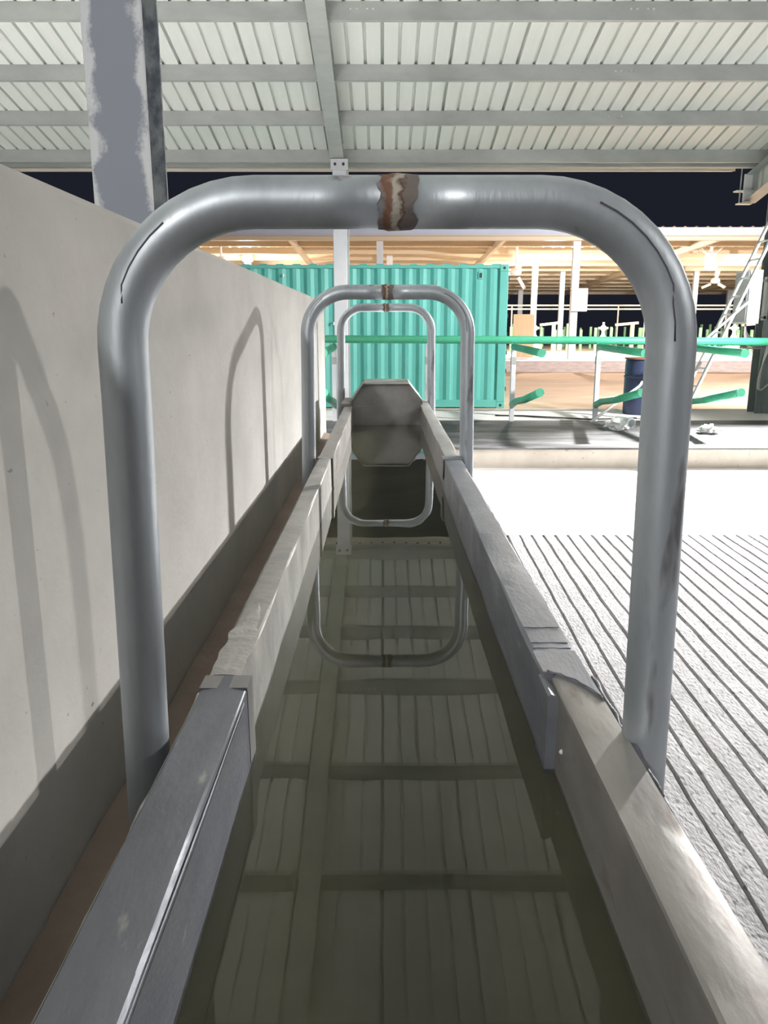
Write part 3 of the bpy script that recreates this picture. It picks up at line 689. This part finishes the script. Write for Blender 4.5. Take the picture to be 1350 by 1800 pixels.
MB().box(PX0, PX1, 29.8, 30, YARD - .1, PB - .06).build('plinth_wall', M['block'], pav)
MB().box(PX0, PX1, 29.74, 30.1, PB - .06, PB + .02).build('kerb', M['white'], pav)
# double pipeline across the far side with drop hangers
t = empty('pipeline', (12, 44, PB), 'white double pipe crossing the far side of the pavilion with drop legs', 'pipe')
for zz in (1.16, .97): MB().tube([(0, 44, zz), (30, 44, zz)], .045, 8).build('pipe', M['white'], t)
for xx in (6.85, 12.55, 14.0, 18.35, 24.5): MB().tube([(xx, 44, 1.16), (xx, 44, PB)], .04, 8).build('drop_leg', M['white'], t)
# lamps under the pavilion roof
for xx, zz, lb in ((7.36, 3.0, 'bright floodlight under the pavilion roof near the white pillar'), (-5.9, 2.92, 'bright floodlight under the pavilion roof above the container, left')):
    t = empty('floodlight', (xx, 36, zz), lb, 'lamp')
    MB().box(xx - .22, xx + .22, 35.98, 36.1, zz - .12, zz + .12).build('housing', M['white'], t)
    MB().box(xx - .2, xx + .2, 35.965, 35.98, zz - .1, zz + .1).build('lens', M['lens'], t)
    MB().bar((xx, 36.06, zz + .1), (xx, 36.06, zp(36) - .05), .04, .04).build('bracket', M['galv'], t)
# fans
def fan(x, y, z, label, tilt, ang0, R=.55, cage=False):
    t = empty('ceiling_fan', (x, y, z), label, 'fan', 'white fans hanging under the pavilion roof')
    MB().tube([(x, y, z + .1), (x, y, zp(y) - .02)], .05, 8).build('down_rod', M['white'], t)
    MB().lathe(x, y, [(.08, z - .12), (.19, z - .1), (.22, z), (.19, z + .1), (.07, z + .15)], 16).build('motor', M['white'], t, smooth=True)
    for k in range(3):
        a = ang0 + k * 2 * math.pi / 3
        d = Vector((math.cos(a), math.sin(a) * math.cos(tilt), -math.sin(a) * math.sin(tilt)))
        c_ = Vector((x, y, z - .05)); MB().bar(c_ + d * .2, c_ + d * R, .13, .02, (0, math.sin(tilt), math.cos(tilt))).build('blade', M['white'] if not cage else M['cream'], t)
    return t
fan(5.25, 33, 2.16, 'white fan on a thick down rod just right of the container top corner', 1.2, 1.0, .75)
f_ = fan(12.93, 33, 2.32, 'white fan with flat blades and wire stays under the right part of the pavilion roof', 0.0, .2, .6)
MB().lathe(12.93, 33, [(.17, 2.44), (.21, 2.45), (.21, 2.86), (.10, 2.92)], 16).build('motor_housing', M['white'], f_, smooth='angle')
for k in range(6):
    a = k * math.pi / 3 + .3
    MB().tube([(12.93 + .15 * math.cos(a), 33 + .15 * math.sin(a), 2.82), (12.93 + .45 * math.cos(a), 33 + .45 * math.sin(a), 3.05)], .014, 5).build('stay', M['white'], f_)
fan(16.0, 40, 2.2, 'tilted fan with tan blades hanging below the flat bladed fan', .9, .5, .65, True)
fan(-6.45, 33, 2.62, 'small white fan above the left end of the container near the wall', 0.1, .6, .35)
# leaning plywood board
tag(MB().box(4.95, 5.75, 31.3, 31.36, PB + .02, .50).build('plywood_board', M['ply']), 'tan plywood board standing by a pavilion post right of the container', 'board')
tag(MB().box(6.82, 7.42, 30.0, 30.22, .58, 1.40).build('meter_box', M['white'], bevel=.02), 'white box fixed on the white pavilion pillar', 'box')
# far stalls: rows of short green posts, water stands, cream T posts
G = 'short green stall posts inside the pavilion'
p0 = None; cnt = 0
rnd = random.Random(5)
rows = ('front', 'middle', 'back')
for row, (yy, step) in enumerate(((40.5, .62), (45.5, .50), (50.5, .55))):
    xx = 6.3 + row * .9
    while xx < (yy - 1) * .475:
        px = 675 + 1400 * xx / (yy * .974)
        gap = rnd.random() < .3
        if not gap and not (1135 < px < 1195):
            hh = rnd.choice((1.05, 1.15, 1.2, 1.35)) ; 
            if p0 is None:
                p0 = MB().box(xx - .06, xx + .06, yy - .06, yy + .06, PB, PB + 1.15).build('stall_post', M['pale_green'], bevel=.008)
                q = p0
            else:
                q = p0.copy(); C.objects.link(q); q.location.x = xx; q.location.y = yy
            tag(q, 'short pale green post in the ' + rows[row] + ' row of the far pavilion stalls', 'post', G + ', ' + rows[row] + ' row')
            q.scale = (1, 1, hh / 1.15); cnt += 1
        xx += step * rnd.uniform(.8, 1.3)
for k, (xx, yy) in enumerate(((7.0, 38), (10.2, 38), (13.1, 38), (16.5, 38.5), (21.3, 38.5), (17.6, 38))):
    t = empty('water_stand', (xx, yy, PB), None, 'water stand', 'white water stands in the pavilion stalls')
    t['label'] = ('white water stand beside the white pavilion pillar', 'second white water stand right of the pavilion pillar', 'white water stand just left of the nearest hoop leg', 'white water stand just right of the nearest hoop leg', 'white water stand nearest the electrical cabinet', 'white water stand between the hoop leg and the ladder')[k]
    MB().lathe(xx, yy, [(.34, PB), (.30, PB + .35), (.14, PB + .75), (.08, PB + .85), (.07, PB + 1.0), (.13, PB + 1.06), (.13, PB + 1.2), (.05, PB + 1.28), (.05, PB + 1.4)], 14).build('stand', M['white'], t, smooth=True)
    MB().tube([(xx - .22, yy, PB + 1.13), (xx + .22, yy, PB + 1.13)], .05, 8).build('crossbar', M['white'], t)
for k, (xx, yy, ln) in enumerate(((8.3, 40, .9), (12.0, 39.5, 1.1), (14.4, 40, .9), (18.4, 40, 1.2), (20.3, 40, 1.4))):
    t = empty('headgate_post', (xx, yy, PB), ('leftmost cream T-shaped post, just behind the white pavilion pillar', 'cream T-shaped post right of the white pavilion pillar', 'cream T-shaped post left of the nearest hoop leg', 'cream T-shaped post behind the ladder', 'cream T-shaped post nearest the electrical cabinet')[k], 'post', 'cream T-shaped posts in the pavilion')
    MB().box(xx - .08, xx + .08, yy - .08, yy + .08, PB, PB + 1.3).build('upright', M['cream'], t)
    MB().bar((xx - ln * .75, yy, PB + 1.28), (xx + ln * .25, yy, PB + 1.38), .14, .12).build('arm', M['cream'], t)
